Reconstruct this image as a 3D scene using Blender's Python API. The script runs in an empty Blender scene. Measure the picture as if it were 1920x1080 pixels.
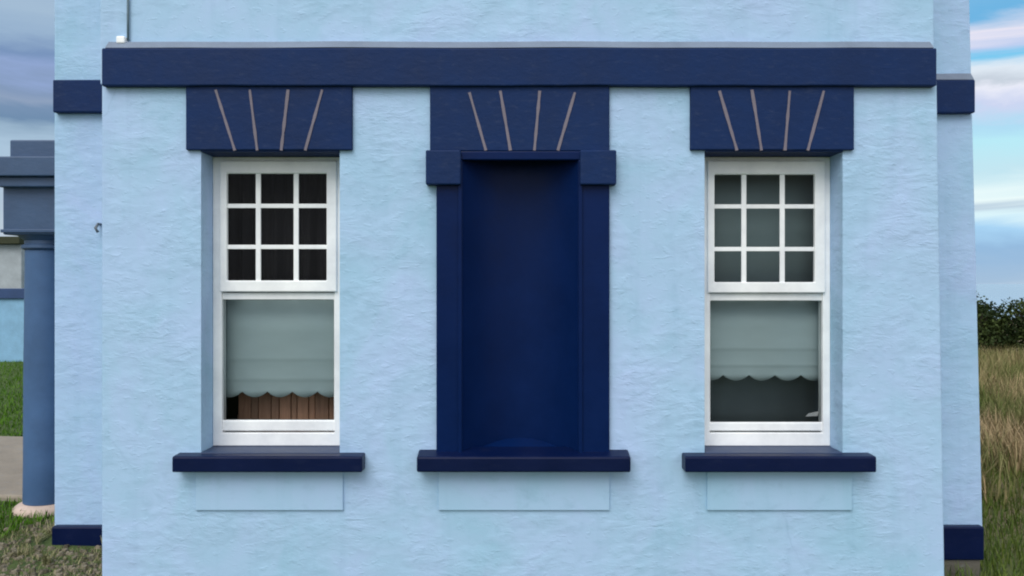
import bpy, bmesh, math, random
import numpy as np
from mathutils import Vector, noise as mnoise

random.seed(7)
rng = np.random.default_rng(7)
R = math.radians
scene = bpy.context.scene
C = scene.collection

# ------------------------------------------------------------ camera
FPX, HORZ, EYE = 1452.0, 530.0, 1.65          # focal length and horizon in photo pixels, eye height
cam_d = bpy.data.cameras.new('camera')
cam = bpy.data.objects.new('camera', cam_d); C.objects.link(cam)
cam.location = (0, 0, EYE); cam.rotation_euler = (R(90), 0, 0)
cam_d.sensor_width = 36; cam_d.lens = 36 * FPX / 1920
cam_d.shift_y = -(540 - HORZ) / 1920
cam_d.clip_start = 0.05; cam_d.clip_end = 20000
scene.camera = cam

# ------------------------------------------------------------ world, sun, exposure
SUN_EL, SUN_AZ = 50.0, 204.0                   # the veiled sun is high behind the camera, a little left
world = bpy.data.worlds.new('World'); scene.world = world
world.use_nodes = True
wn = world.node_tree; wn.nodes.clear()
def N(t, typ, **kw):
    n = t.nodes.new(typ)
    for k, v in kw.items():
        if k.startswith('i_'): n.inputs[k[2:].replace('_', ' ')].default_value = v
        else: setattr(n, k, v)
    return n
def L(t, a, b): t.links.new(a, b)
def ramp(t, fac, stops, interp='LINEAR'):
    r = N(t, 'ShaderNodeValToRGB'); r.color_ramp.interpolation = interp
    e = r.color_ramp.elements
    while len(e) < len(stops): e.new(0.5)
    for q, (p, c) in zip(e, stops):
        q.position = p; q.color = (*c, 1) if len(c) == 3 else c
    L(t, fac, r.inputs[0]); return r
def mixc(t, fac, a, b, mode='MIX'):
    m = N(t, 'ShaderNodeMix', data_type='RGBA', blend_type=mode)
    for sock, v in ((m.inputs[0], fac), (m.inputs[6], a), (m.inputs[7], b)):
        if hasattr(v, 'is_output'): L(t, v, sock)
        else: sock.default_value = v if not isinstance(v, tuple) or len(v) == 4 else (*v, 1)
    return m.outputs[2]
sky = N(wn, 'ShaderNodeTexSky', sky_type='NISHITA', sun_disc=False)
sky.sun_elevation = R(SUN_EL); sky.sun_rotation = R(SUN_AZ); sky.dust_density = 0.6
tc = N(wn, 'ShaderNodeTexCoord')
EXPO = 0.62
def lin(c):
    g = sum(c) / 3; c = [v + (g - v) * 0.14 for v in c]
    return tuple(((v / 255) / 12.92 if v <= 10 else ((v / 255 + .055) / 1.055) ** 2.4) / (2 ** EXPO * 0.1) for v in c)
mp = N(wn, 'ShaderNodeMapping'); mp.inputs['Scale'].default_value = (1.3, 1.3, 7.0)
L(wn, tc.outputs['Generated'], mp.inputs['Vector'])
cn = N(wn, 'ShaderNodeTexNoise', i_Scale=2.6, i_Detail=7.0, i_Roughness=0.58, i_Distortion=0.5)
L(wn, mp.outputs[0], cn.inputs['Vector'])
sep = N(wn, 'ShaderNodeSeparateXYZ'); L(wn, tc.outputs['Generated'], sep.inputs[0])
def mth(op, a, b):
    m = N(wn, 'ShaderNodeMath', operation=op)
    for q, v in ((m.inputs[0], a), (m.inputs[1], b)):
        if hasattr(v, 'is_output'): L(wn, v, q)
        else: q.default_value = v
    return m.outputs[0]
# height above the horizon, ruffled by the cloud noise: layered stratus, thinner and brighter in the east
hgt = mth('ADD', sep.outputs[2], mth('MULTIPLY', mth('SUBTRACT', cn.outputs[0], 0.5), 0.075))
hgt = mth('ADD', hgt, mth('MULTIPLY', sep.outputs[0], 0.0))
h4 = mth('MULTIPLY', hgt, 2.5)
def layers(lst): return ramp(wn, h4, [(min(1, max(0, z * 2.5)), lin(c)) for z, c in lst]).outputs[0]
east = layers([(0, (176, 204, 232)), (.012, (150, 188, 226)), (.04, (122, 174, 226)), (.058, (150, 206, 250)), (.073, (214, 244, 253)), (.083, (184, 207, 226)),
               (.098, (236, 253, 252)), (.12, (190, 230, 242)), (.15, (178, 238, 250)), (.175, (168, 222, 248)), (.195, (205, 213, 244)), (.208, (238, 238, 250)), (.214, (202, 211, 222)),
               (.226, (228, 238, 247)), (.242, (106, 204, 249)), (.256, (192, 208, 245)), (.266, (238, 232, 246)), (.285, (95, 182, 236)), (.38, (150, 200, 240))])
west = layers([(0, (206, 216, 228)), (.03, (190, 205, 222)), (.08, (170, 190, 214)), (.15, (166, 195, 220)), (.168, (140, 170, 197)), (.18, (98, 132, 170)), (.192, (108, 138, 176)),
               (.203, (136, 156, 188)), (.215, (124, 148, 186)), (.228, (138, 162, 212)), (.242, (112, 143, 190)), (.264, (150, 180, 211)), (.29, (162, 190, 216)), (.38, (140, 170, 205))])
az = N(wn, 'ShaderNodeMapRange'); az.inputs[1].default_value = -0.4; az.inputs[2].default_value = 0.4
L(wn, sep.outputs[0], az.inputs[0])
lay = mixc(wn, az.outputs[0], west, east)
top = N(wn, 'ShaderNodeMapRange'); top.inputs[1].default_value = 0.33; top.inputs[2].default_value = 0.5; top.inputs[3].default_value = 0.9; top.inputs[4].default_value = 0.25
L(wn, sep.outputs[2], top.inputs[0])
skyc = mixc(wn, top.outputs[0], sky.outputs[0], lay)
# behind and above the photographer the overcast is closed
ymap = N(wn, 'ShaderNodeMapRange'); ymap.inputs[1].default_value = 0.35; ymap.inputs[2].default_value = -0.1
L(wn, sep.outputs[1], ymap.inputs[0])
back = ramp(wn, cn.outputs[0], [(0.36, (5.2, 5.6, 6.3)), (0.62, (7.6, 7.8, 8.1))]).outputs[0]
skyc = mixc(wn, ymap.outputs[0], skyc, back)
bg = N(wn, 'ShaderNodeBackground', i_Strength=0.1); L(wn, skyc, bg.inputs[0])
wo = N(wn, 'ShaderNodeOutputWorld'); L(wn, bg.outputs[0], wo.inputs[0])

sd = bpy.data.lights.new('sun', 'SUN'); sd.energy = 1.4; sd.angle = R(40); sd.color = (1.0, 0.965, 0.91)
sun = bpy.data.objects.new('sun', sd); C.objects.link(sun)
sdir = Vector((math.sin(R(SUN_AZ)) * math.cos(R(SUN_EL)), math.cos(R(SUN_AZ)) * math.cos(R(SUN_EL)), math.sin(R(SUN_EL))))
sun.rotation_euler = sdir.to_track_quat('Z', 'Y').to_euler()
vs = scene.view_settings
vs.view_transform = 'Standard'; vs.look = 'None'; vs.gamma = 1; vs.exposure = EXPO
scene.cycles.filter_width = 2.0
scene.cycles.use_denoising = True
scene.cycles.max_bounces = 8

# ------------------------------------------------------------ helpers
def at(px, py, Y):
    return Vector(((px - 960) / FPX * Y, Y, EYE + (HORZ - py) / FPX * Y))
def X(px, Y): return (px - 960) / FPX * Y
def Z(py, Y): return EYE + (HORZ - py) / FPX * Y

class MB:
    def __init__(s): s.bm = bmesh.new()
    def face(s, pts):
        return s.bm.faces.new([s.bm.verts.new(p) for p in pts])
    def box(s, x0, x1, y0, y1, z0, z1):
        s.hexa([(x0, y0, z0), (x1, y0, z0), (x1, y1, z0), (x0, y1, z0)], [(x0, y0, z1), (x1, y0, z1), (x1, y1, z1), (x0, y1, z1)])
    def hexa(s, lo, hi):
        a = [s.bm.verts.new(p) for p in lo]; b = [s.bm.verts.new(p) for p in hi]
        n = len(a)
        s.bm.faces.new(a[::-1]); s.bm.faces.new(b)
        for i in range(n):
            j = (i + 1) % n
            s.bm.faces.new([a[i], a[j], b[j], b[i]])
    def lathe(s, cx, cy, prof, seg=32):
        rings = []
        for r, z in prof:
            rings.append([s.bm.verts.new((cx + r * math.cos(2 * math.pi * k / seg), cy + r * math.sin(2 * math.pi * k / seg), z)) for k in range(seg)])
        for a, b in zip(rings, rings[1:]):
            for k in range(seg):
                j = (k + 1) % seg
                s.bm.faces.new([a[k], a[j], b[j], b[k]])
        s.bm.faces.new(rings[0][::-1]); s.bm.faces.new(rings[-1])
    def tube(s, pts, r, seg=8):
        rings = []
        for i, p in enumerate(pts):
            p = Vector(p)
            d = (Vector(pts[min(i + 1, len(pts) - 1)]) - Vector(pts[max(i - 1, 0)])).normalized()
            u = d.cross(Vector((0.31, 0.2, 0.93)) if abs(d.z) < 0.8 else Vector((1, 0, 0))).normalized(); v = d.cross(u)
            rings.append([s.bm.verts.new(p + (u * math.cos(2 * math.pi * k / seg) + v * math.sin(2 * math.pi * k / seg)) * r) for k in range(seg)])
        for a, b in zip(rings, rings[1:]):
            for k in range(seg):
                j = (k + 1) % seg
                s.bm.faces.new([a[k], a[j], b[j], b[k]])
        s.bm.faces.new(rings[0][::-1]); s.bm.faces.new(rings[-1])
    def build(s, name, mat, parent=None, bevel=0, smooth=False, weld=True, seg=2):
        if weld: bmesh.ops.remove_doubles(s.bm, verts=s.bm.verts, dist=1e-5)
        bmesh.ops.recalc_face_normals(s.bm, faces=s.bm.faces)
        me = bpy.data.meshes.new(name); s.bm.to_mesh(me); s.bm.free()
        if smooth:
            for p in me.polygons: p.use_smooth = True
        me.materials.append(mat)
        return link(name, me, parent, bevel, seg)
def link(name, me, parent=None, bevel=0, seg=2):
    o = bpy.data.objects.new(name, me); C.objects.link(o)
    if parent:
        o.parent = parent
        if parent.type == 'EMPTY': o.location = -parent.location
    if bevel:
        b = o.modifiers.new('bevel', 'BEVEL'); b.width = bevel; b.segments = seg; b.limit_method = 'ANGLE'; b.angle_limit = R(40)
        b.harden_normals = False
    return o
def raw(name, verts, faces, mat, parent=None, tint=None, smooth=False):
    me = bpy.data.meshes.new(name); me.from_pydata([tuple(v) for v in verts], [], faces)
    if tint is not None:
        a = me.attributes.new('tint', 'FLOAT', 'POINT'); a.data.foreach_set('value', np.asarray(tint, dtype=np.float32))
    if smooth:
        for p in me.polygons: p.use_smooth = True
    me.materials.append(mat); me.update()
    return link(name, me, parent)
def tag(o, label=None, cat=None, group=None, kind=None):
    if label: o['label'] = label
    if cat: o['category'] = cat
    if group: o['group'] = group
    if kind: o['kind'] = kind
    return o
def empty(name, loc):
    o = bpy.data.objects.new(name, None); C.objects.link(o); o.location = loc; o.empty_display_size = 0.2
    return o

# ------------------------------------------------------------ materials
def mat(name):
    m = bpy.data.materials.new(name); m.use_nodes = True
    t = m.node_tree; b = t.nodes['Principled BSDF']
    return m, t, b
def coords(t, scale=(1, 1, 1)):
    c = N(t, 'ShaderNodeTexCoord'); p = N(t, 'ShaderNodeMapping'); p.inputs['Scale'].default_value = scale
    L(t, c.outputs['Object'], p.inputs['Vector']); return p.outputs[0]
def noise(t, vec, scale, detail=4, rough=0.55, dist=0.0):
    n = N(t, 'ShaderNodeTexNoise', i_Scale=scale, i_Detail=float(detail), i_Roughness=rough, i_Distortion=dist)
    L(t, vec, n.inputs['Vector']); return n.outputs[0]
def mathn(t, op, a, b=0.0):
    m = N(t, 'ShaderNodeMath', operation=op)
    for s, v in ((m.inputs[0], a), (m.inputs[1], b)):
        if hasattr(v, 'is_output'): L(t, v, s)
        else: s.default_value = v
    return m.outputs[0]
def bump(t, b, h, strength, dist):
    n = N(t, 'ShaderNodeBump', i_Strength=strength, i_Distance=dist); L(t, h, n.inputs['Height']); L(t, n.outputs[0], b.inputs['Normal'])

def stucco(name, col, amp=1.0):
    m, t, b = mat(name)
    n1 = noise(t, coords(t, (2.2, 2.2, 6.0)), 2.3, 4, 0.6, 0.9)          # broad trowel strokes
    pt = noise(t, coords(t, (1, 1, 1.3)), 2.1, 3, 0.6)                       # some areas are rubbed smoother than others
    pt = ramp(t, pt, [(0.40, (0.12,) * 3), (0.64, (1,) * 3)]).outputs[0]
    n2 = noise(t, coords(t, (1, 1, 2.2)), 13, 5, 0.6, 0.4)
    lump = ramp(t, noise(t, coords(t, (1, 1, 1.8)), 21, 2, 0.5, 0.3), [(0.60, (0,) * 3), (0.72, (1,) * 3)]).outputs[0]   # scattered nubs of render
    n3 = noise(t, coords(t), 120, 2, 0.6)
    h = mathn(t, 'ADD', mathn(t, 'MULTIPLY', n1, 0.8), mathn(t, 'ADD', mathn(t, 'MULTIPLY', n2, 0.40), mathn(t, 'MULTIPLY', n3, 0.10)))
    h = mathn(t, 'ADD', mathn(t, 'MULTIPLY', h, pt), mathn(t, 'MULTIPLY', lump, 0.10))
    bump(t, b, h, 0.58 * amp, 0.016)
    s = noise(t, coords(t, (0.8, 0.8, 0.6)), 2.4, 5, 0.62, 0.6)
    c1 = ramp(t, s, [(0.3, tuple(x * y for x, y in zip(col, (0.88, 0.97, 0.94)))), (0.5, col), (0.72, tuple(x * y for x, y in zip(col, (1.10, 1.0, 1.06))))]).outputs[0]
    d = noise(t, coords(t, (1.0, 1.0, 1.8)), 7, 6, 0.7, 0.4)
    d = ramp(t, d, [(0.28, (0.82, 0.86, 0.86)), (0.46, (1, 1, 1))]).outputs[0]
    runs = noise(t, coords(t, (7, 7, 0.45)), 1.3, 4, 0.6, 0.2)               # faint rain streaks
    runs = ramp(t, runs, [(0.30, (0.87, 0.90, 0.91)), (0.47, (1, 1, 1))]).outputs[0]
    vor = N(t, 'ShaderNodeTexVoronoi', feature='DISTANCE_TO_EDGE', i_Scale=0.55)     # a few hairline cracks
    wob = N(t, 'ShaderNodeMix', data_type='VECTOR'); wob.inputs[0].default_value = 0.16
    wn_ = N(t, 'ShaderNodeTexNoise', i_Scale=3.0, i_Detail=5.0); cc = coords(t); L(t, cc, wn_.inputs['Vector'])
    L(t, cc, wob.inputs[4]); L(t, wn_.outputs[1], wob.inputs[5]); L(t, wob.outputs[1], vor.inputs['Vector'])
    ck = ramp(t, vor.outputs[0], [(0.0, (0.72, 0.76, 0.78)), (0.0022, (1, 1, 1))]).outputs[0]
    ckm = ramp(t, noise(t, cc, 0.9, 2), [(0.54, (0,) * 3), (0.62, (0.35,) * 3)]).outputs[0]
    body = mixc(t, 0.45, mixc(t, 0.7, c1, d, 'MULTIPLY'), runs, 'MULTIPLY')
    L(t, mixc(t, ckm, body, ck, 'MULTIPLY'), b.inputs['Base Color'])
    b.inputs['Roughness'].default_value = 0.62; b.inputs['Specular IOR Level'].default_value = 0.3
    return m
M = {}
M['stucco'] = stucco('pale_blue_masonry_paint', (0.374, 0.550, 0.755))
M['smooth_blue'] = stucco('pale_blue_smooth_plaster', (0.374, 0.550, 0.755), 0.12)

def paint(name, col, rough, amp=0.25, spec=0.5, weather=0.0):
    m, t, b = mat(name)
    n = noise(t, coords(t, (1, 1, 1.6)), 18, 5, 0.6, 0.4)
    n3 = noise(t, coords(t), 160, 2, 0.6)
    bump(t, b, mathn(t, 'ADD', n, mathn(t, 'MULTIPLY', n3, 0.2)), amp, 0.006)
    s = noise(t, coords(t), 3.5, 5, 0.65)
    c = ramp(t, s, [(0.3, tuple(x * 0.86 for x in col)), (0.7, tuple(min(1, x * 1.14) for x in col))]).outputs[0]
    if weather:
        w = noise(t, coords(t, (1, 1, 3)), 14, 7, 0.75)
        w = ramp(t, w, [(0.55, (0, 0, 0)), (0.75, (weather,) * 3)]).outputs[0]
        c = mixc(t, w, c, (0.22, 0.25, 0.30))
    L(t, c, b.inputs['Base Color'])
    r = ramp(t, s, [(0.3, (rough * 0.85,) * 3), (0.7, (min(1, rough * 1.15),) * 3)]).outputs[0]
    L(t, r, b.inputs['Roughness'])
    b.inputs['Specular IOR Level'].default_value = spec
    return m
M['navy'] = paint('navy_masonry_paint', (0.0042, 0.0215, 0.088), 0.62, 0.45, 0.18, 0.09)
M['navy_gloss'] = paint('navy_gloss_paint', (0.0012, 0.0115, 0.066), 0.36, 0.16, 0.11)
M['navy_sill'] = paint('navy_sill_paint', (0.0008, 0.006, 0.040), 0.40, 0.2, 0.2, 0.03)
M['navy_pale'] = paint('pale_navy_paint', (0.026, 0.046, 0.105), 0.5, 0.25, 0.4, 0.1)
M['joint'] = paint('grey_joint_paint', (0.175, 0.155, 0.19), 0.7, 0.3, 0.3)
M['flashing'] = paint('grey_weathered_flashing', (0.16, 0.20, 0.27), 0.6, 0.5, 0.4, 0.5)
M['upvc'] = paint('white_window_plastic', (0.86, 0.88, 0.91), 0.32, 0.02, 0.5)
M['gasket'] = paint('dark_gasket', (0.08, 0.09, 0.1), 0.6, 0.05)
M['column'] = paint('mid_blue_column_paint', (0.058, 0.122, 0.25), 0.55, 0.25, 0.3, 0.05)
M['porch'] = paint('slate_blue_porch_paint', (0.04, 0.083, 0.17), 0.5, 0.3, 0.5)
M['base'] = paint('pale_pink_stone', (0.50, 0.39, 0.33), 0.7, 0.4, 0.3)
M['stone'] = paint('rubble_foundation', (0.13, 0.12, 0.10), 0.9, 1.0, 0.2, 0.4)
M['cable'] = paint('dark_cable', (0.10, 0.16, 0.20), 0.5, 0.1)
M['metal'] = paint('dull_metal', (0.10, 0.12, 0.14), 0.5, 0.2)
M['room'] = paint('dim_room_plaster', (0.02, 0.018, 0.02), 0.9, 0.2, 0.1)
M['slate'] = paint('roof_slate', (0.07, 0.08, 0.09), 0.7, 0.8)
M['whitewash'] = paint('rough_whitewash', (0.36, 0.40, 0.43), 0.9, 1.2, 0.2, 0.9)
M['felt'] = paint('mossy_roof_felt', (0.045, 0.05, 0.03), 0.95, 0.6, 0.2)
M['garden_blue'] = paint('garden_wall_blue', (0.23, 0.43, 0.62), 0.75, 0.6, 0.3, 0.2)
M['garden_navy'] = paint('garden_wall_coping_navy', (0.035, 0.07, 0.17), 0.6, 0.4, 0.3)
M['paving'] = paint('tan_paving', (0.30, 0.26, 0.21), 0.9, 0.8, 0.2, 0.5)
M['sticker'] = paint('pale_sticker', (0.22, 0.235, 0.235), 0.6, 0.1)

def fabric(name, col):
    m, t, b = mat(name)
    w = N(t, 'ShaderNodeTexWave', i_Scale=60.0, i_Distortion=0.6); w.bands_direction = 'Z'
    L(t, coords(t), w.inputs['Vector'])
    bump(t, b, w.outputs[1], 0.15, 0.002)
    s = noise(t, coords(t, (1, 1, 2.5)), 3.0, 3)
    L(t, ramp(t, s, [(0.3, tuple(x * 0.93 for x in col)), (0.7, tuple(x * 1.03 for x in col))]).outputs[0], b.inputs['Base Color'])
    b.inputs['Roughness'].default_value = 0.9
    return m
M['blind'] = fabric('grey_green_blind_fabric', (0.385, 0.475, 0.50))
M['curtain'] = fabric('dark_plum_curtain_fabric', (0.012, 0.009, 0.012))
M['backdrop_pale'] = fabric('mid_grey_reflection_backdrop', (0.22, 0.285, 0.30))  # greys that stand in for sky reflected in the right-hand panes
M['backdrop'] = fabric('dark_grey_reflection_backdrop', (0.24, 0.30, 0.32))

def glass():
    m, t, b = mat('window_glass'); t.nodes.remove(b)
    tr = N(t, 'ShaderNodeBsdfTransparent'); tr.inputs[0].default_value = (0.87, 0.905, 0.905, 1)
    gl = N(t, 'ShaderNodeBsdfGlossy', i_Roughness=0.0)
    fr = N(t, 'ShaderNodeFresnel', i_IOR=1.22)
    n = noise(t, coords(t), 2.2, 1)
    bp = N(t, 'ShaderNodeBump', i_Strength=0.05, i_Distance=0.02); L(t, n, bp.inputs['Height']); L(t, bp.outputs[0], gl.inputs['Normal'])
    mx = N(t, 'ShaderNodeMixShader'); L(t, fr.outputs[0], mx.inputs[0]); L(t, tr.outputs[0], mx.inputs[1]); L(t, gl.outputs[0], mx.inputs[2])
    L(t, mx.outputs[0], t.nodes['Material Output'].inputs[0]); return m
M['glass'] = glass()

def wood():
    m, t, b = mat('brown_wood')
    n = noise(t, coords(t, (14, 14, 1.5)), 4, 5, 0.6, 0.8)
    a = N(t, 'ShaderNodeAttribute', attribute_name='tint')
    c = mixc(t, a.outputs['Fac'], (0.22, 0.13, 0.09), (0.72, 0.37, 0.23))
    L(t, mixc(t, 0.6, c, ramp(t, n, [(0.3, (0.45, 0.42, 0.4)), (0.7, (1, 1, 1))]).outputs[0], 'MULTIPLY'), b.inputs['Base Color'])
    b.inputs['Roughness'].default_value = 0.6; return m
M['wood'] = wood()

def blades_mat(name, lo, hi, trans=0.3):
    m, t, b = mat(name)
    a = N(t, 'ShaderNodeAttribute', attribute_name='tint')
    L(t, ramp(t, a.outputs['Fac'], [(0.05, lo), (0.45, tuple(p * .62 + q * .38 for p, q in zip(lo, hi))), (0.95, hi)]).outputs[0], b.inputs['Base Color'])
    b.inputs['Roughness'].default_value = 0.75; b.inputs['Specular IOR Level'].default_value = 0.2
    return m
M['straw'] = blades_mat('dry_straw_grass', (0.10, 0.135, 0.03), (0.46, 0.33, 0.19))
M['green'] = blades_mat('green_grass', (0.045, 0.085, 0.012), (0.13, 0.17, 0.03))
M['lawn'] = blades_mat('lawn_grass', (0.036, 0.11, 0.003), (0.10, 0.22, 0.008))
M['leaf'] = blades_mat('dark_scrub_leaf', (0.011, 0.024, 0.006), (0.055, 0.078, 0.018))
M['weed'] = blades_mat('dry_weed', (0.085, 0.10, 0.035), (0.30, 0.27, 0.15))
M['gravel'] = blades_mat('grey_gravel', (0.085, 0.075, 0.05), (0.24, 0.205, 0.15))
M['twig'] = paint('scrub_stem', (0.05, 0.04, 0.03), 0.9)

def ground_mat():
    m, t, b = mat('rough_ground')
    v = coords(t)
    n = noise(t, v, 0.35, 6, 0.65); n2 = noise(t, v, 9, 6, 0.7)
    g = ramp(t, n2, [(0.3, (0.03, 0.06, 0.012)), (0.7, (0.10, 0.14, 0.03))]).outputs[0]
    s = ramp(t, n2, [(0.3, (0.09, 0.08, 0.035)), (0.7, (0.25, 0.19, 0.10))]).outputs[0]
    sx = N(t, 'ShaderNodeSeparateXYZ'); L(t, v, sx.inputs[0])
    f = N(t, 'ShaderNodeMapRange'); f.inputs[1].default_value = 2.6; f.inputs[2].default_value = 4.6
    L(t, mathn(t, 'ADD', mathn(t, 'MULTIPLY', sx.outputs[0], 1.0), mathn(t, 'MULTIPLY', mathn(t, 'SUBTRACT', n, 0.5), 3.0)), f.inputs[0])
    L(t, mixc(t, f.outputs[0], g, s), b.inputs['Base Color'])
    bump(t, b, n2, 0.8, 0.05); b.inputs['Roughness'].default_value = 0.95
    return m
M['ground'] = ground_mat()
def sea_mat():
    m, t, b = mat('sea_water')
    b.inputs['Base Color'].default_value = (0.34, 0.43, 0.50, 1); b.inputs['Roughness'].default_value = 0.12
    bump(t, b, noise(t, coords(t, (0.05, 0.12, 1)), 1.0, 6, 0.6), 0.05, 0.5); return m
M['sea'] = sea_mat()

# ------------------------------------------------------------ setting: ground, sea, path
def gz(x, y):
    s = max(-4.5, min(4.5, x))
    z = -0.17 - 0.038 * s
    z += 0.02 * mnoise.noise(Vector((x * 0.9, y * 0.9, 3.1))) + 0.10 * min(1, max(0, (abs(x) + y - 14) / 20)) * mnoise.noise(Vector((x * 0.15, y * 0.15, 0)))
    if y > 42: z -= ((y - 42) / 10) ** 1.6
    return max(z, -40)
def axis(lo, hi, core_lo, core_hi, fine, grow=1.22):
    a = list(np.arange(core_lo, core_hi + 1e-6, fine)); st = fine
    while a[-1] < hi: st *= grow; a.append(a[-1] + st)
    st = fine
    while a[0] > lo: st *= grow; a.insert(0, a[0] - st)
    return a
xs = axis(-400, 400, -8, 12, 0.35); ys = axis(-300, 160, -2, 24, 0.35)
vt = [(x, y, gz(x, y)) for y in ys for x in xs]
nx = len(xs)
fc = [(j * nx + i, j * nx + i + 1, (j + 1) * nx + i + 1, (j + 1) * nx + i) for j in range(len(ys) - 1) for i in range(nx - 1)]
tag(raw('ground', vt, fc, M['ground'], smooth=True), kind='structure')
mb = MB(); mb.face([(-9000, 60, -18), (9000, 60, -18), (9000, 12000, -18), (-9000, 12000, -18)])
tag(mb.build('sea', M['sea']), kind='structure')
mb = MB(); mb.hexa([(-6.5, 5.95, -0.3), (-3.1, 5.95, -0.3), (-3.1, 8.1, -0.3), (-6.5, 8.1, -0.3)],
                   [(-6.5, 5.95, 0.075), (-3.1, 5.95, 0.0), (-3.1, 8.1, 0.0), (-6.5, 8.1, 0.075)])
tag(mb.build('path', M['paving'], bevel=0.02), kind='structure')

# ------------------------------------------------------------ the house
YB, YW = 4.40, 5.10                        # front planes of the bay and of the wings behind it
house = tag(empty('house', (0, YB, -0.2)), 'pale blue rendered house with navy trim, two white sash windows and a blind niche between', 'house')
BX0 = X(190, YB)
def bx1(z):                                # the right corner leans out slightly towards the foot
    py = HORZ - (z - EYE) * FPX / YB
    return X(1757 + 15 * (py - 120) / 960, YB)
ZB, ZT = -0.55, Z(150, YB)                 # the string course covers ZT
openings = [(X(377, YB), X(637, YB), Z(860, YB), Z(281, YB)),
            (X(848, YB), X(1108, YB), Z(864, YB), Z(285, YB)),
            (X(1321, YB), X(1580, YB), Z(860, YB), Z(281, YB))]
gx = sorted({BX0} | {v for o in openings for v in o[:2]} | set(np.linspace(BX0 + 0.3, 2.3, 9)))
gzs = sorted({ZB, ZT} | {v for o in openings for v in o[2:4]})
mb = MB()
def vx(i, z): return gx[i] if i < len(gx) else bx1(z)
for i in range(len(gx)):
    for j in range(len(gzs) - 1):
        za, zb = gzs[j], gzs[j + 1]; xa, xb = gx[i], vx(i + 1, (za + zb) / 2)
        if any(o[0] - 1e-6 <= xa and xb <= o[1] + 1e-6 and o[2] - 1e-6 <= za and zb <= o[3] + 1e-6 for o in openings): continue
        mb.face([(xa, YB, za), (vx(i + 1, za), YB, za), (vx(i + 1, zb), YB, zb), (xa, YB, zb)])
YR = 4.66
for k, (xa, xb, za, zb) in enumerate(openings):
    if k == 1: continue
    mb.face([(xa, YB, za), (xa, YR, za), (xa, YR, zb), (xa, YB, zb)])
    mb.face([(xb, YB, za), (xb, YB, zb), (xb, YR, zb), (xb, YR, za)])
    mb.face([(xa, YB, zb), (xa, YR, zb), (xb, YR, zb), (xb, YB, zb)])
    mb.face([(xa, YB, za), (xb, YB, za), (xb, YR, za), (xa, YR, za)])
for j in range(len(gzs) - 1):
    za, zb = gzs[j], gzs[j + 1]
    mb.face([(BX0, YB, za), (BX0, YB, zb), (BX0, YW, zb), (BX0, YW, za)])
    mb.face([(bx1(za), YB, za), (bx1(za), YW, za), (bx1(zb), YW, zb), (bx1(zb), YB, zb)])
mb.build('bay_wall', M['stucco'], house, bevel=0.012, seg=3)
# storey above the string course
YU = 4.425
mb = MB(); mb.hexa([(X(187, YU), YU, ZT - .02), (X(1752, YU), YU, ZT - .02), (X(1752, YU), YW, ZT - .02), (X(187, YU), YW, ZT - .02)],
                   [(X(187, YU), YU, 6.2), (X(1750, YU), YU, 6.2), (X(1750, YU), YW, 6.2), (X(187, YU), YW, 6.2)])
mb.build('upper_wall', M['stucco'], house, bevel=0.01)
# the main block behind: its two visible wings
WL = X(101, YW)
def wr(py): return X(1817 + 23 * py / 990, YW)
ZBASE, ZTOP = -0.1, 6.2
for s in (-1, 1):
    mb = MB()
    if s < 0: lo = [(WL, YW), (-2.2, YW), (-2.2, 11), (WL, 11)]; hi = lo
    else:
        lo = [(2.2, YW), (wr(1180), YW), (wr(1180), 11), (2.2, 11)]; hi = [(2.2, YW), (wr(-750), YW), (wr(-750), 11), (2.2, 11)]
    mb.hexa([(x, y, ZBASE) for x, y in lo], [(x, y, ZTOP) for x, y in hi])
    mb.build('wing_wall', M['stucco'], house, bevel=0.012)
# string course: square front, weathered sloping top
YS = 4.355
ZS0, ZS1 = Z(161, YS), Z(90, YS)
def course(x0, x1, yf, yb, z0, z1, rise, name='string_course', m='navy'):
    mb = MB()
    n = 60
    prof = lambda w: [(yf, z0 + w), (yf, z1 + w), (yf + (yb - yf) * 0.75, z1 + rise + w), (yb, z1 + rise + w), (yb, z0 + w)]
    prev = None
    for k in range(n + 1):
        x = x0 + (x1 - x0) * k / n
        w = 0.006 * mnoise.noise(Vector((x * 1.1, 0, z0))) + .003 * mnoise.noise(Vector((x * 5, 2, z0)))
        cur = [mb.bm.verts.new((x, y, z)) for y, z in prof(w)]
        if prev:
            for a in range(5):
                b = (a + 1) % 5
                mb.bm.faces.new([prev[a], prev[b], cur[b], cur[a]])
        else: mb.bm.faces.new(cur)
        prev = cur
    mb.bm.faces.new(prev)
    return mb.build(name, M[m], house, bevel=0.008)
sc = course(X(190, YS), X(1757, YS), YS, YW - .01, ZS0, ZS1, 0.012)
mb = MB()                                  # grey weathered capping on the ledge
prev = None
for k in range(41):
    x = X(196, YS) + (X(1752, YS) - X(196, YS)) * k / 40
    w = 0.005 * mnoise.noise(Vector((x * 1.6, 5, 0)))
    cur = [mb.bm.verts.new(p) for p in ((x, YS + .004, ZS1 + .004 + w), (x, YS + .045, ZS1 + .05 + w), (x, YU + .01, ZS1 + .055 + w), (x, YU + .01, ZS1))]
    if prev:
        for a in range(4): mb.bm.faces.new([prev[a], prev[(a + 1) % 4], cur[(a + 1) % 4], cur[a]])
    else: mb.bm.faces.new(cur)
    prev = cur
mb.bm.faces.new(prev)
mb.build('ledge_capping', M['flashing'], sc)
YV = 5.05
course(X(98.5, YV), BX0 + .02, YV, YW + .2, Z(211, YV), Z(150, YV), 0.02)
c2 = course(2.3, X(1829, YV), YV, YW + .2, Z(212, YV), Z(150, YV), 0.012)
mb = MB(); zz = Z(150, YV)
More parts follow.
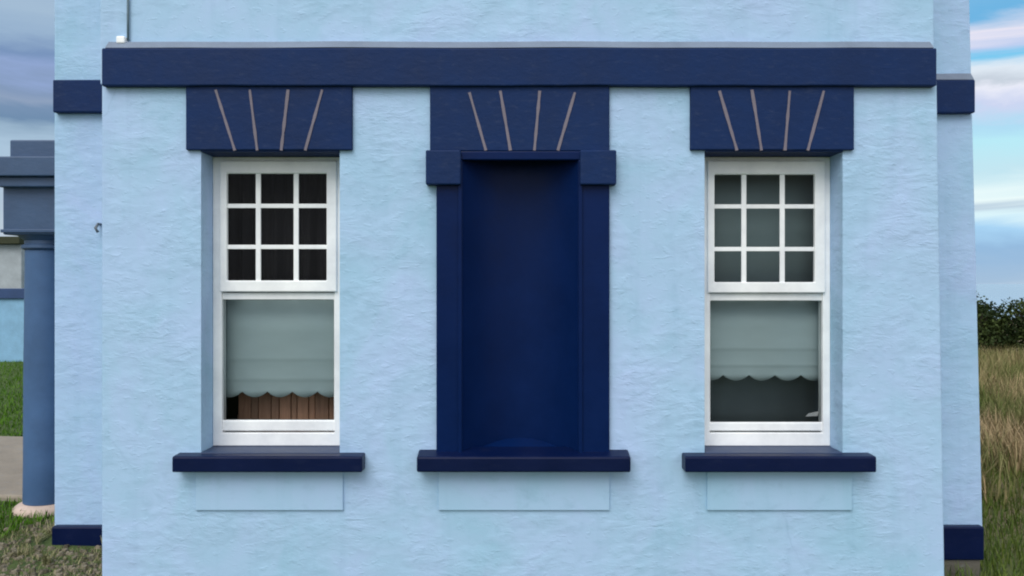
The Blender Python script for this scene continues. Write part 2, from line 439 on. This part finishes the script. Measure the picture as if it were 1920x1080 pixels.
mb.hexa([(2.3, YV + .003, zz + .003), (X(1828, YV), YV + .003, zz + .003), (X(1828, YV), YW - .001, zz + .003), (2.3, YW - .001, zz + .003)],
        [(2.3, YV + .03, zz + .045), (X(1826, YV), YV + .03, zz + .052), (X(1826, YV), YW - .001, zz + .056), (2.3, YW - .001, zz + .05)])
mb.build('ledge_capping', M['flashing'], c2, bevel=.004)
# plinths and foundation of the wings
for x0, x1 in ((X(96, YV), BX0 + .01), (2.35, X(1846, YV))):
    mb = MB(); mb.box(x0, x1, YV, YW + .3, Z(1051, YV), Z(988, YV))
    mb.build('plinth', M['navy_sill'], house, bevel=0.01)
    mb = MB(); mb.box(x0 + .02, x1 - .02, YV + .015, YW + .3, -0.7, Z(1051, YV) - .002)
    mb.build('foundation', M['stone'], house)

# lintels with painted joints
YL = 4.375
LINT = [((348, 660, 155, 281), [(404, 168, 440, 282), (468, 168, 482, 282), (540, 168, 527, 282), (604, 168, 572, 282)]),
        ((806, 1143, 155, 283), [(880, 173, 911, 282), (938, 170, 957, 282), (1012, 170, 1002, 282), (1078, 173, 1046, 282)]),
        ((1295, 1602, 155, 281), [(1349, 170, 1382, 282), (1410, 168, 1428, 282), (1481, 170, 1472, 282), (1545, 170, 1515, 282)])]
for (a, b, c, d), js in LINT:
    mb = MB(); mb.box(X(a, YL), X(b, YL), YL, YB + .05, Z(d, YL), Z(c, YL))
    li = mb.build('lintel', M['navy'], house, bevel=0.006)
    for q in js:
        mb = MB(); hw = 0.0078
        p0 = at(q[0], q[1], YL - .004); p1 = at(q[2], q[3], YL - .004)
        d_ = (p1 - p0).normalized(); u = Vector((d_.z, 0, -d_.x)) * hw
        dy = Vector((0, 0.012, 0))
        n = 7; ring = None
        for k in range(n + 1):
            p = p0.lerp(p1, k / n); w = u * (1 + 0.25 * random.uniform(-1, 1))
            cur = [mb.bm.verts.new(v) for v in (p - w, p + w, p + w + dy, p - w + dy)]
            if ring:
                for e in range(4): mb.bm.faces.new([ring[e], ring[(e + 1) % 4], cur[(e + 1) % 4], cur[e]])
            else: mb.bm.faces.new(cur)
            ring = cur
        mb.bm.faces.new(ring)
        mb.build('joint', M['joint'], li)

for k in (0, 2):                               # navy underside of the lintel over each opening
    o = openings[k]
    mb = MB(); mb.box(o[0] + .002, o[1] - .002, YB + .052, YR, o[3] - .012, o[3] + .05)
    mb.hexa([(o[0] + .002, YL + .012, o[3] - .012), (o[1] - .002, YL + .012, o[3] - .012), (o[1] - .002, YB + .0515, o[3] - .012), (o[0] + .002, YB + .0515, o[3] - .012)],
            [(o[0] + .002, YL + .012, o[3] + .02), (o[1] - .002, YL + .012, o[3] + .02), (o[1] - .002, YB + .0515, o[3] + .02), (o[0] + .002, YB + .0515, o[3] + .02)])
    mb.build('lintel_soffit', M['navy'], house)
# sills
def sill(px0, px1, pa, pb):
    """projecting stone lip px0..px1 and the paler slope running back between pa and pb"""
    yf = 4.31; z0, z1 = Z(886, yf), Z(857, yf)
    mb = MB()
    x0, x1 = X(px0, yf), X(px1, yf)
    prof = [(yf, z0), (yf, z1), (yf + .012, z1 + .003), (YB + .02, z1 + .006), (YB + .02, z0)]
    prev = None
    for x in np.linspace(x0, x1, 9):
        cur = [mb.bm.verts.new((x, y, z)) for y, z in prof]
        if prev:
            for e in range(5): mb.bm.faces.new([prev[e], prev[(e + 1) % 5], cur[(e + 1) % 5], cur[e]])
        else: mb.bm.faces.new(cur)
        prev = cur
    mb.bm.faces.new(prev)
    o = mb.build('window_sill', M['navy_sill'], house, bevel=0.008)
    xa, xb = pa, pb                                             # paler navy slope inside the opening
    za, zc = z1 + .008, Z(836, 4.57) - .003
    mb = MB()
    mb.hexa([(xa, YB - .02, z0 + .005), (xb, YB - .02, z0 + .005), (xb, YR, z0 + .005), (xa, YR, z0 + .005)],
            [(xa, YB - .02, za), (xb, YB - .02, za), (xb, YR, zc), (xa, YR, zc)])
    mb.build('sill_slope', M['navy_pale'], o, bevel=0.003)
    return o
sill(322, 679, openings[0][0] + .002, openings[0][1] - .002)
sill(1285, 1644, openings[2][0] + .002, openings[2][1] - .002)
# aprons under the sills
for a, b in ((366, 643), (822, 1143), (1326, 1598)):
    mb = MB(); ya = YB - .013
    mb.box(X(a, ya), X(b, ya), ya, YB + .02, Z(957, ya), Z(878, ya))
    mb.build('apron_panel', M['smooth_blue'], house, bevel=0.003)

# blind niche with surround
niche = None
yp = 4.372
xa, xb = X(868, yp), X(1083, yp); zt, zb_ = Z(292, yp), Z(856, yp)
mb = MB()
cxn, hw, dep = (xa + xb) / 2, (xb - xa) / 2, 0.20
n = 32; cols = []
for k in range(n + 1):
    u = -math.cos(math.pi * k / n)
    cols.append((cxn + hw * u, yp + .008 + dep * (1 - u * u)))
for (p, q) in zip(cols, cols[1:]):
    mb.face([(p[0], p[1], zb_ - .03), (q[0], q[1], zb_ - .03), (q[0], q[1], zt), (p[0], p[1], zt)])
nb = mb.build('niche', M['navy_gloss'], house, smooth=True)
mb = MB()                                   # soffit of the niche, then the sloping floor
mb.face([(x, y, zt) for x, y in cols])
mb.build('niche_soffit', M['navy_gloss'], nb)
mb = MB()
mb.face([(x, y, zb_ - .012 + .076 * (y - yp - .008) / dep) for x, y in cols])
mb.build('niche_floor', M['navy_gloss'], nb)
for (a, b) in ((818, 868), (1083, 1143)):
    mb = MB(); mb.box(X(a, yp), X(b, yp), yp, YB + .05, Z(866, yp), Z(300, yp))
    p = mb.build('pilaster', M['navy_gloss'], nb, bevel=0.006)
    e = b if a < 900 else a
mb = MB(); ye = yp - .012                     # narrow moulding along the inner edge
mb.box(xb + .004, xb + .028, ye, YB, Z(864, yp), Z(300, yp)); mb.box(xa - .028, xa - .004, ye, YB, Z(864, yp), Z(300, yp))
mb.box(xa - .028, xb + .028, ye, YB - .006, Z(300, yp) - .001, Z(284, yp))
mb.build('edge_moulding', M['navy_gloss'], nb, bevel=0.006)
for (a, b) in ((798, 864), (1088, 1156)):
    yi = 4.335
    mb = MB(); mb.box(X(a, yi), X(b, yi), yi, YB + .03, Z(346, yi), Z(281, yi))
    mb.build('impost_block', M['navy'], nb, bevel=0.008)
yf = 4.30
mb = MB(); mb.hexa([(X(781, yf), yf, Z(886, yf)), (X(1183, yf), yf, Z(886, yf)), (X(1183, yf), YB + .05, Z(886, yf)), (X(781, yf), YB + .05, Z(886, yf))],
                   [(X(781, yf), yf, Z(857, yf)), (X(1183, yf), yf, Z(857, yf)), (X(1183, yf), YB + .05, Z(857, yf) + .03), (X(781, yf), YB + .05, Z(857, yf) + .03)])
mb.build('window_sill', M['navy_sill'], house, bevel=0.01)

# sash windows
def ringbox(mb, x0, x1, z0, z1, l, r, b, t, y0, y1):
    """rectangular frame of four members butted end to end, one watertight piece"""
    xi0, xi1, zi0, zi1 = x0 + l, x1 - r, z0 + b, z1 - t
    o = [(x0, z0), (x1, z0), (x1, z1), (x0, z1)]; i = [(xi0, zi0), (xi1, zi0), (xi1, zi1), (xi0, zi1)]
    for k in range(4):
        j = (k + 1) % 4
        mb.face([(o[k][0], y0, o[k][1]), (o[j][0], y0, o[j][1]), (i[j][0], y0, i[j][1]), (i[k][0], y0, i[k][1])])
        mb.face([(o[k][0], y1, o[k][1]), (i[k][0], y1, i[k][1]), (i[j][0], y1, i[j][1]), (o[j][0], y1, o[j][1])])
        mb.face([(o[k][0], y0, o[k][1]), (o[k][0], y1, o[k][1]), (o[j][0], y1, o[j][1]), (o[j][0], y0, o[j][1])])
        mb.face([(i[k][0], y0, i[k][1]), (i[j][0], y0, i[j][1]), (i[j][0], y1, i[j][1]), (i[k][0], y1, i[k][1])])
def window(o, fr, up, upg, vb, hb, lo, log, label):
    yfz, yu, yl = 4.57, 4.555, 4.582
    x0, x1 = o[0] + .001, o[1] - .001
    mb = MB()
    fx0, fx1 = X(fr[0], yfz), X(fr[1], yfz)
    fx0 = max(fx0, x0); fx1 = min(fx1, x1)
    z0, z1 = Z(836, yfz), o[3] - .013
    ringbox(mb, fx0, fx1, z0, z1, X(fr[2], yfz) - fx0, fx1 - X(fr[3], yfz), Z(812, yfz) - z0, z1 - Z(303, yfz), yfz, yfz + .07)
    # cover strips filling the rest of the reveal
    if fx0 - x0 > .004: mb.box(x0, fx0 - .0005, yfz + .006, yfz + .06, z0, z1)
    if x1 - fx1 > .004: mb.box(fx1 + .0005, x1, yfz + .006, yfz + .06, z0, z1)
    w = mb.build('window', M['upvc'], house, bevel=0.004)
    if label: w['label'] = label
    mb = MB()
    ringbox(mb, X(up[0], yu), X(up[1], yu), Z(up[3], yu), Z(up[2], yu), X(upg[0], yu) - X(up[0], yu), X(up[1], yu) - X(upg[1], yu),
            Z(upg[3], yu) - Z(up[3], yu), Z(up[2], yu) - Z(upg[2], yu), yu, yu + .035)
    us = mb.build('upper_sash', M['upvc'], w, bevel=0.006, seg=3)
    mb = MB()
    for v in vb:
        x = X(v, yu + .01); mb.box(x - .0145, x + .0145, yu + .010, yu + .022, Z(upg[3], yu) - .003, Z(upg[2], yu) + .003)
    for h in hb:
        z = Z(h, yu + .01); mb.box(X(upg[0], yu) - .003, X(upg[1], yu) + .003, yu + .0115, yu + .0205, z - .0125, z + .0125)
    mb.build('glazing_bars', M['upvc'], w, bevel=0.002, weld=False)
    mb = MB(); mb.face([(X(upg[0], yu) - .005, yu + .026, Z(upg[3], yu) - .005), (X(upg[1], yu) + .005, yu + .026, Z(upg[3], yu) - .005),
                        (X(upg[1], yu) + .005, yu + .026, Z(upg[2], yu) + .005), (X(upg[0], yu) - .005, yu + .026, Z(upg[2], yu) + .005)])
    mb.build('pane', M['glass'], w)
    mb = MB()
    ringbox(mb, X(lo[0], yl), X(lo[1], yl), Z(lo[3], yl), Z(lo[2], yl), X(log[0], yl) - X(lo[0], yl), X(lo[1], yl) - X(log[1], yl),
            Z(log[3], yl) - Z(lo[3], yl), Z(lo[2], yl) - Z(log[2], yl), yl, yl + .035)
    mb.build('lower_sash', M['upvc'], w, bevel=0.006, seg=3)
    mb = MB(); e = .005
    mb.face([(X(log[0], yl) - e, yl + .022, Z(log[3], yl) - e), (X(log[1], yl) + e, yl + .022, Z(log[3], yl) - e),
             (X(log[1], yl) + e, yl + .022, Z(log[2], yl) + e), (X(log[0], yl) - e, yl + .022, Z(log[2], yl) + e)])
    mb.build('pane', M['glass'], w)
    mb = MB()                                 # rubber gaskets round both panes
    g = .004
    ringbox(mb, X(log[0], yl) - .002, X(log[1], yl) + .002, Z(log[3], yl) - .002, Z(log[2], yl) + .002, g, g, g, g, yl + .016, yl + .021)
    ringbox(mb, X(upg[0], yu) - .002, X(upg[1], yu) + .002, Z(upg[3], yu) - .002, Z(upg[2], yu) + .002, g, g, g, g, yu + .0225, yu + .0255)
    mb.build('gasket', M['gasket'], w, weld=False)
    return w
wl = window(openings[0], (390, 650, 416, 627), (412, 631, 301, 547), (425, 612, 325, 526), (484, 555), (386, 463),
            (404, 642, 549, 808), (417, 626, 562, 788), 'white sash window with black upper panes and brown slats behind the lower pane')
wr_ = window(openings[2], (1310, 1570, 1331, 1543), (1327, 1548, 301, 549), (1340, 1528, 327, 529), (1395, 1467), (387, 467),
             (1322, 1553, 550, 808), (1332, 1542, 564, 792), 'white sash window with grey upper panes and a dark screen behind the lower pane')
yl = 4.582
mb = MB(); mb.hexa([at(1510, 781, yl + .0205), at(1533, 780, yl + .0205), at(1533, 780, yl + .0215), at(1510, 781, yl + .0215)],
                   [at(1516, 775, yl + .0205), at(1535, 771, yl + .0205), at(1535, 771, yl + .0215), at(1516, 775, yl + .0215)])
mb.build('sticker', M['sticker'], wr_)

# dim room behind both windows
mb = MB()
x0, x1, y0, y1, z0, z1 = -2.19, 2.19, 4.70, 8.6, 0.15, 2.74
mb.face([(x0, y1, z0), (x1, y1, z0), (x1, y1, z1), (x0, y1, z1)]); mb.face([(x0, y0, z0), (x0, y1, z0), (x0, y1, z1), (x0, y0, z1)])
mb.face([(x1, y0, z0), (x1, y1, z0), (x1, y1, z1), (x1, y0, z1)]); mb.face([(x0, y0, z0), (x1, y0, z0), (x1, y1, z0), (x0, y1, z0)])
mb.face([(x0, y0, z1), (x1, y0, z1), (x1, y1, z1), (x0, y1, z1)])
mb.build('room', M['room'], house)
# roof
mb = MB()
e = 0.3
b_ = [(WL - e, YW - e, 6.2), (3.1 + e, YW - e, 6.2), (3.1 + e, 11 + e, 6.2), (WL - e, 11 + e, 6.2)]
lo = [mb.bm.verts.new(p) for p in b_]; r0 = mb.bm.verts.new((-0.6, 8, 8.2)); r1 = mb.bm.verts.new((0.6, 8, 8.2))
for f in ((lo[0], lo[1], r1, r0), (lo[1], lo[2], r1), (lo[2], lo[3], r0, r1), (lo[3], lo[0], r0), (lo[3], lo[2], lo[1], lo[0])): mb.bm.faces.new(f)
mb.hexa([(BX0 - .12, YU - .15, 6.202), (2.5, YU - .15, 6.202), (2.5, YW + .3, 6.202), (BX0 - .12, YW + .3, 6.202)],
        [(BX0 + .3, YU + .3, 6.6), (2.1, YU + .3, 6.6), (2.1, YW + .9, 6.6), (BX0 + .3, YW + .9, 6.6)])
mb.build('roof', M['slate'], house, weld=False)
# cable down the upper wall, with its pale clip, and a small bracket in the corner
mb = MB(); yc = YU - .012
pts = [(X(240, yc) + .004 * mnoise.noise(Vector((0, k * .6, 1))), yc, ZS1 + .06 + k * .16) for k in range(20)]
mb.tube(pts, .0065); cb = mb.build('cable', M['cable'], house, smooth=True)
mb = MB(); mb.box(X(222, yc), X(238, yc), yc - .03, yc + .02, Z(84, yc), Z(70, yc))
mb.build('cable_clip', M['upvc'], cb, bevel=.008)
mb = MB(); yk = YW - .03
mb.tube([(X(184, yk), YW, Z(420, yk)), (X(184, yk), yk, Z(420, yk)), (X(182, yk), yk - .02, Z(428, yk)), (X(186, yk), yk - .015, Z(436, yk))], .009)
mb.build('hook', M['metal'], house, smooth=True)

# ---------------------- porch on the left flank
yp1 = 5.60; xr = WL - .003
mb = MB(); mb.box(X(5, yp1), xr, yp1, 8.0, Z(440, yp1), Z(349, yp1))
porch = mb.build('porch', M['porch'], house, bevel=.01)
mb = MB(); mb.box(X(2, yp1), xr, yp1 - .012, 8.01, Z(436, yp1), Z(430, yp1)); mb.build('architrave_moulding', M['porch'], porch, bevel=.004)
mb = MB(); yc1 = yp1 - .10
mb.box(X(-14, yc1), xr, yc1 + .04, 8.1, Z(349, yc1) + .001, Z(330, yc1)); mb.box(X(-30, yc1), xr, yc1, 8.14, Z(330, yc1) + .001, Z(293, yc1))
mb.build('cornice', M['porch'], porch, bevel=.008)
mb = MB(); mb.box(X(18, yp1), xr, yp1, 7.9, Z(293, yc1) + .001, Z(262, yp1)); mb.build('parapet', M['porch'], porch, bevel=.01)
cxp, cyp, rc = -3.475, 5.80, 0.16
zc0, zc1 = 0.023, Z(470, 5.8)
for yy in (cyp, 7.7):
    prof = [(rc * 1.02, zc0), (rc, zc0 + .3), (rc * .99, zc0 + .9), (rc * .93, zc1 - .03), (rc * .93, zc1)]
    mb = MB(); mb.lathe(cxp, yy, prof, 40); mb.build('column', M['column'], porch, smooth=True, bevel=.004)
    mb = MB(); mb.lathe(cxp, yy, [(rc * .93, zc1 + .001), (rc * 1.08, zc1 + .015), (rc * 1.08, zc1 + .035), (rc * .95, zc1 + .045), (rc * .95, zc1 + .07), (rc * 1.2, Z(440, yp1) - .002)], 40)
    mb.build('capital', M['porch'], porch)
    mb = MB(); mb.lathe(cxp, yy, [(rc * 1.3, -.12), (rc * 1.42, -.04), (rc * 1.42, -.015), (rc * 1.25, .008), (rc * 1.05, .022)], 40)
    mb.build('column_base', M['base'], porch, smooth=True)

# ------------------------------------------------------------ things behind the glass
def blind(loc_px, ytop, ybot, lobes, amp, label, Yb=4.70, phase=0.0):
    x0, x1 = X(loc_px[0], Yb), X(loc_px[1], Yb); zt, zb = Z(ytop, Yb), Z(ybot, Yb)
    root = tag(empty('window_blind', ((x0 + x1) / 2, Yb, zb)), label, 'blind', 'scalloped blinds in the lower sashes')
    n = 96; v = []; f = []
    rows = [0, .04, .10, .135, .15, .165, .30, .335, .35, .365, .6, 1.0]
    fold = {.15: -.004, .35: -.003}
    m_ = len(rows)
    for k in range(n + 1):
        u = k / n; x = x0 + (x1 - x0) * u
        s = abs(math.sin(math.pi * (u * lobes + phase))) ** 0.75
        for q, w in enumerate(rows):
            zz = zb + (zt - zb) * w + ((amp * .5 - amp * s) if q == 0 else 0)
            v.append((x, Yb + fold.get(w, 0) + .004 * mnoise.noise(Vector((x * 5, zz * 3, Yb))) + (.0 if q else .003 * math.sin(u * 6.28 * lobes)), zz))
        if k:
            a = m_ * (k - 1); b = m_ * k
            f += [(a + q, b + q, b + q + 1, a + q + 1) for q in range(m_ - 1)]
    o = raw('blind_fabric', v, f, M['blind'], root, smooth=True)
    so = o.modifiers.new('thickness', 'SOLIDIFY'); so.thickness = .003
    mb = MB(); mb.tube([(x0 - .01, Yb + .012, zt + .02), (x1 + .01, Yb + .012, zt + .02)], .02, 12); mb.build('roller', M['upvc'], root, smooth=True)
blind((424, 640), 549, 739, 4.6, .038, 'short grey green blind with scalloped hem above brown slats', phase=.35)
blind((1322, 1545), 551, 708, 4.6, .038, 'short grey green blind with scalloped hem above a dark grey screen', phase=.3)
Ys = 4.86
root = tag(empty('slatted_board', (X(535, Ys), Ys, Z(800, Ys))), 'brown wooden slats standing behind the lower pane below the blind', 'wooden slats')
edges = [446, 470, 484, 508, 523, 545, 556, 578, 590, 616, 630, 646]
for a, b in zip(edges, edges[1:]):
    mb = MB(); d = random.uniform(0, .012)
    mb.box(X(a, Ys) + .002, X(b, Ys) - .002, Ys + d, Ys + .02 + d, Z(815, Ys), Z(735 - random.uniform(0, 12), Ys))
    o = mb.build('slat', M['wood'], root, bevel=.003)
    t_ = min(1, max(0, random.uniform(.1, .6) + (a - 480) / 300))
    at_ = o.data.attributes.new('tint', 'FLOAT', 'POINT'); at_.data.foreach_set('value', [t_] * len(o.data.vertices))
mb = MB(); mb.box(X(440, Ys), X(652, Ys), Ys + .04, Ys + .06, Z(800, Ys), Z(780, Ys)); o = mb.build('rail', M['wood'], root, bevel=.003)
Yq = 4.98  # grey sheets added behind the glass in place of its sky reflection
root = tag(empty('reflection_backdrop', (X(1464, Yq), Yq, .72)), 'plain grey cloth screen added for the sky reflection in the window that has no brown slats', 'backdrop')
def cloth(name, Yc, p0, p1, z0, z1, m, wob):
    v = []; f = []
    for k in range(41):
        x = X(p0, Yc) + (X(p1, Yc) - X(p0, Yc)) * k / 40; y = Yc + wob * math.sin(k * .9) + wob * mnoise.noise(Vector((k * .3, 0, 0)))
        v += [(x, y, z0), (x, y + .003, z1)]
        if k: f.append((2 * k - 2, 2 * k, 2 * k + 1, 2 * k - 1))
    o = raw(name, v, f, m, root, smooth=True)
    so = o.modifiers.new('thickness', 'SOLIDIFY'); so.thickness = .003
cloth('lower_backdrop', Yq, 1318, 1610, .72, 1.75, M['backdrop'], .003)
cloth('upper_backdrop', 4.78, 1318, 1600, Z(548, 4.78), Z(285, 4.78), M['backdrop_pale'], .0015)

v = []; f = []
for k in range(121):
    x = X(400, 4.84) + (X(650, 4.84) - X(400, 4.84)) * k / 120; y = 4.84 + .022 * math.sin(k * .42 + 1.5 * mnoise.noise(Vector((k * .06, 1, 0))))
    v += [(x, y, Z(560, 4.84)), (x + .004, y + .004, Z(280, 4.84))]
    if k: f.append((2 * k - 2, 2 * k, 2 * k + 1, 2 * k - 1))
o = tag(raw('curtain', v, f, M['curtain'], smooth=True), 'nearly black curtain behind the dark upper panes above the blind and wooden slats', 'curtain')
so = o.modifiers.new('thickness', 'SOLIDIFY'); so.thickness = .003

# ------------------------------------------------------------ far left: garden wall and outbuilding
Yg = 16.0
root = tag(empty('garden_wall', (-11, Yg, -.05)), 'low pale blue garden wall with navy coping beyond the porch column', 'wall')
mb = MB(); mb.box(-18, -6.5, Yg, Yg + .25, -.3, Z(560, Yg)); mb.build('wall_face', M['garden_blue'], root, bevel=.01)
mb = MB(); mb.box(-18.05, -6.45, Yg - .05, Yg + .3, Z(560, Yg) + .002, Z(541, Yg)); mb.build('coping', M['garden_navy'], root, bevel=.01)
root = tag(empty('outbuilding', (-17, 23, -.1)), 'rough whitewashed outbuilding with a dark flat roof behind the blue garden wall', 'outbuilding')
mb = MB(); mb.box(-21, X(40, 23), 23, 27, -.3, Z(458, 23)); mb.build('wall', M['whitewash'], root, bevel=.02)
mb = MB(); mb.box(-21.2, X(44, 23), 22.8, 27.2, Z(458, 23) + .002, Z(444, 23)); mb.build('roof', M['felt'], root, bevel=.02)

# ------------------------------------------------------------ plants
def blade_field(name, pts, h, hvar, width, mt, label, lean=.35, kind='stuff', cat='grass', tint_fn=None, base=None):
    V = []; F = []; T = []
    for (x, y) in pts:
        z = gz(x, y) - .01
        hh = h * random.uniform(1 - hvar, 1 + hvar); a = random.uniform(0, 2 * math.pi); w = width * random.uniform(.6, 1.3)
        l = lean * hh * random.uniform(.2, 1.3); dx, dy = math.cos(a), math.sin(a)
        wx, wy = math.cos(a + 1.57 + random.uniform(-.6, .6)) * w, math.sin(a + 1.57) * w
        n = len(V)
        V += [(x - wx, y - wy, z), (x + wx, y + wy, z), (x - wx * .7 + dx * l * .35, y - wy * .7 + dy * l * .35, z + hh * .6),
              (x + wx * .7 + dx * l * .35, y + wy * .7 + dy * l * .35, z + hh * .6), (x + dx * l, y + dy * l, z + hh)]
        F += [(n, n + 1, n + 3, n + 2), (n + 2, n + 3, n + 4)]
        t = tint_fn(x, y) if tint_fn else random.random()
        T += [t] * 5
    o = raw(name, V, F, mt, None, T)
    return tag(o, label, cat, None, kind)
def patch(n, f):
    out = []
    while len(out) < n:
        p = f()
        if p: out.append(p)
    return out
def p_straw():
    y = 6.8 + 13.5 * random.random() ** 1.3
    x = random.uniform(.48 * y, .69 * y + 2.2) if random.random() < .85 else random.uniform(3.3, .5 * y + .1)
    if y < 11 and x < 3.2: return None
    if mnoise.noise(Vector((x * .9, y * .9, 7))) + (y - 7.6) * .55 < random.uniform(-.4, .6): return None
    return (x, y)
def t_straw(x, y):
    return min(1, max(0, .35 + .95 * mnoise.noise(Vector((x * .8, y * .5, 2))) + random.uniform(-.28, .28)))
blade_field('straw_grass', patch(40000, p_straw), .36, .5, .006, M['straw'], 'tall straw coloured dry grass right of the house', .5, tint_fn=t_straw)
def p_green():
    y = random.uniform(4.0, 9.0); x = random.uniform(2.75, .69 * y + 1.5)
    if x < 3.15 and y > YV - .02: return None
    if x < 2.5: return None
    return (x, y)
blade_field('green_grass', patch(16000, p_green), .10, .5, .004, M['green'], 'short green grass at the foot of the house on the right', .6)
def p_lawn():
    y = 4.2 + 12 * random.random() ** 1.4
    x = random.uniform(-.70 * y - 1.2, min(-.5 * y, -3.05))
    if 5.9 < y < 8.15: return None
    if x > -3.15 and y > 5: return None
    if y < 5.9 and x > -3.32 + .3 * mnoise.noise(Vector((x * 2, y * 2, 0))): return None
    return (x, y)
blade_field('lawn', patch(26000, p_lawn), .055, .5, .0045, M['lawn'], 'bright green lawn left of the house beyond the porch', .7)
# gravel strip along the left wing
V = []; F = []; T = []
for k in range(3600):
    y = random.uniform(3.9, 5.95); x = random.uniform(-3.75, -2.36)
    if y > YV - .02 and x > -3.12: continue
    if x < -3.35 and random.random() < .8: continue
    r = .006 + .02 * random.random() ** 3; z = gz(x, y)
    n = len(V); m_ = 6
    ph = random.uniform(0, 6)
    for q in range(m_):
        a = ph + q * math.pi / 3; rr = r * random.uniform(.7, 1.2)
        V.append((x + math.cos(a) * rr, y + math.sin(a) * rr, z - .003))
    for q in range(m_):
        a = ph + q * math.pi / 3; rr = r * random.uniform(.45, .75)
        V.append((x + math.cos(a) * rr, y + math.sin(a) * rr, z + r * random.uniform(.5, .9)))
    for q in range(m_): F.append((n + q, n + (q + 1) % m_, n + m_ + (q + 1) % m_, n + m_ + q))
    F.append(tuple(n + m_ + q for q in range(m_)))
    T += [random.random()] * 12
tag(raw('gravel', V, F, M['gravel'], None, T), 'grey rubble and gravel below the navy plinth left of the bay', 'gravel', None, 'stuff')
def p_thatch():
    y = random.uniform(4.0, 5.9); x = random.uniform(-3.6, -2.37)
    if y > YV - .09 and x > -3.13: return None
    if mnoise.noise(Vector((x * 3, y * 3, 4))) < random.uniform(-.3, .25): return None
    return (x, y)
blade_field('dry_grass', patch(3000, p_thatch), .032, .6, .0035, M['weed'], 'short dry grass growing through the rubble left of the bay', .9)
# dry weeds: each tuft a thing
wd = [(-2.56, 4.90, .13, 'dry grey green weed leaning on the navy plinth close to the bay corner'),
      (-2.84, 4.72, .12, 'dry spreading weed in the gravel below the middle of the left plinth'),
      (-3.06, 4.84, .10, 'small dry weed at the outer end of the left navy plinth'),
      (-3.12, 5.25, .12, 'low weed in the shade between the porch column base and the left wing')]
for (x, y, h, lb) in wd:
    V = []; F = []; T = []
    for k in range(46):
        a = random.uniform(0, 6.28); ln = h * random.uniform(.5, 1.2); out = random.uniform(.2, .9); w = .0045
        z0 = gz(x, y) - .01; p = Vector((x + random.uniform(-.03, .03), y + random.uniform(-.03, .03), z0)); n = len(V)
        tt = random.random()
        for s in range(4):
            u = s / 3
            q = p + Vector((math.cos(a) * out * ln * u, math.sin(a) * out * ln * u, ln * (u - .45 * out * u * u)))
            q.y = min(q.y, YV - .004) if q.x > -3.1 else q.y
            ww = w * (1 - .8 * u)
            V += [(q.x - math.sin(a) * ww, q.y + math.cos(a) * ww * .3, q.z), (q.x + math.sin(a) * ww, q.y - math.cos(a) * ww * .3, q.z)]
            T += [tt, tt]
            if s: F.append((n + 2 * s - 2, n + 2 * s - 1, n + 2 * s + 1, n + 2 * s))
    tag(raw('weed', V, F, M['weed'], None, T), lb, 'weed', 'dry weeds at the foot of the left wing')
# dark scrub at the far edge of the field
def bush(x, y, w, d, h, n, label):
    root = tag(empty('bush', (x, y, gz(x, y))), label, 'bush', 'dark scrub at the end of the field')
    z0 = gz(x, y); V = []; F = []; T = []
    k = 0
    while k < n:
        u = Vector((random.gauss(0, 1), random.gauss(0, 1), random.gauss(0, 1))).normalized()
        if u.z < -.55: continue
        lump = 1 + .30 * mnoise.noise(Vector((u.x * 2.2 + x, u.y * 2.2, u.z * 2.2))) + .16 * mnoise.noise(Vector((u.x * 6 + x, u.y * 6, u.z * 6)))
        r = random.random() ** .33 * lump
        p = Vector((x + u.x * w * r, y + u.y * d * r, z0 + max(.03, .42 * h + u.z * .58 * h * r)))
        s = random.uniform(.025, .06)
        a = Vector((random.gauss(0, 1), random.gauss(0, 1), random.gauss(0, 1))).normalized() * s
        b = a.cross(Vector((random.gauss(0, 1), random.gauss(0, 1), random.gauss(0, 1)))).normalized() * s * .6
        m = len(V); V += [p - a, p + b, p + a, p - b]; F.append((m, m + 1, m + 2, m + 3))
        t = min(1, max(0, .45 + .9 * mnoise.noise(Vector((p.x * 2.5, p.y * 2.5, p.z * 2.5))) + random.uniform(-.2, .2)))
        T += [t] * 4; k += 1
    raw('crown', V, F, M['leaf'], root, T)
    mb = MB()
    for q in range(5):
        a = random.uniform(0, 6.28)
        mb.tube([(x, y, z0 - .05), (x + math.cos(a) * w * .25, y + math.sin(a) * d * .25, z0 + h * .4), (x + math.cos(a) * w * .6, y + math.sin(a) * d * .6, z0 + h * .75)], .02, 6)
    mb.build('stem', M['twig'], root)
bl = [(10.4, 20.0, .9, .8, 1.45, 'dark green scrub bush hidden beside the right wing edge'),
      (12.05, 20.2, .95, .8, 1.62, 'dark green scrub bush touching the right edge of the house'),
      (13.35, 19.9, .85, .8, 1.66, 'dark green scrub bush at the right edge of the photo'),
      (12.75, 22.2, 1.1, .9, 1.62, 'dark green scrub bush standing behind the gap in the hedge'),
      (14.9, 20.6, 1.0, .9, 1.7, 'dark green scrub bush beyond the right edge'),
      (16.5, 20.1, 1.0, .9, 1.6, 'dark green scrub bush farthest right in the hedge')]
for b in bl: bush(*b[:5], 5200, b[5])
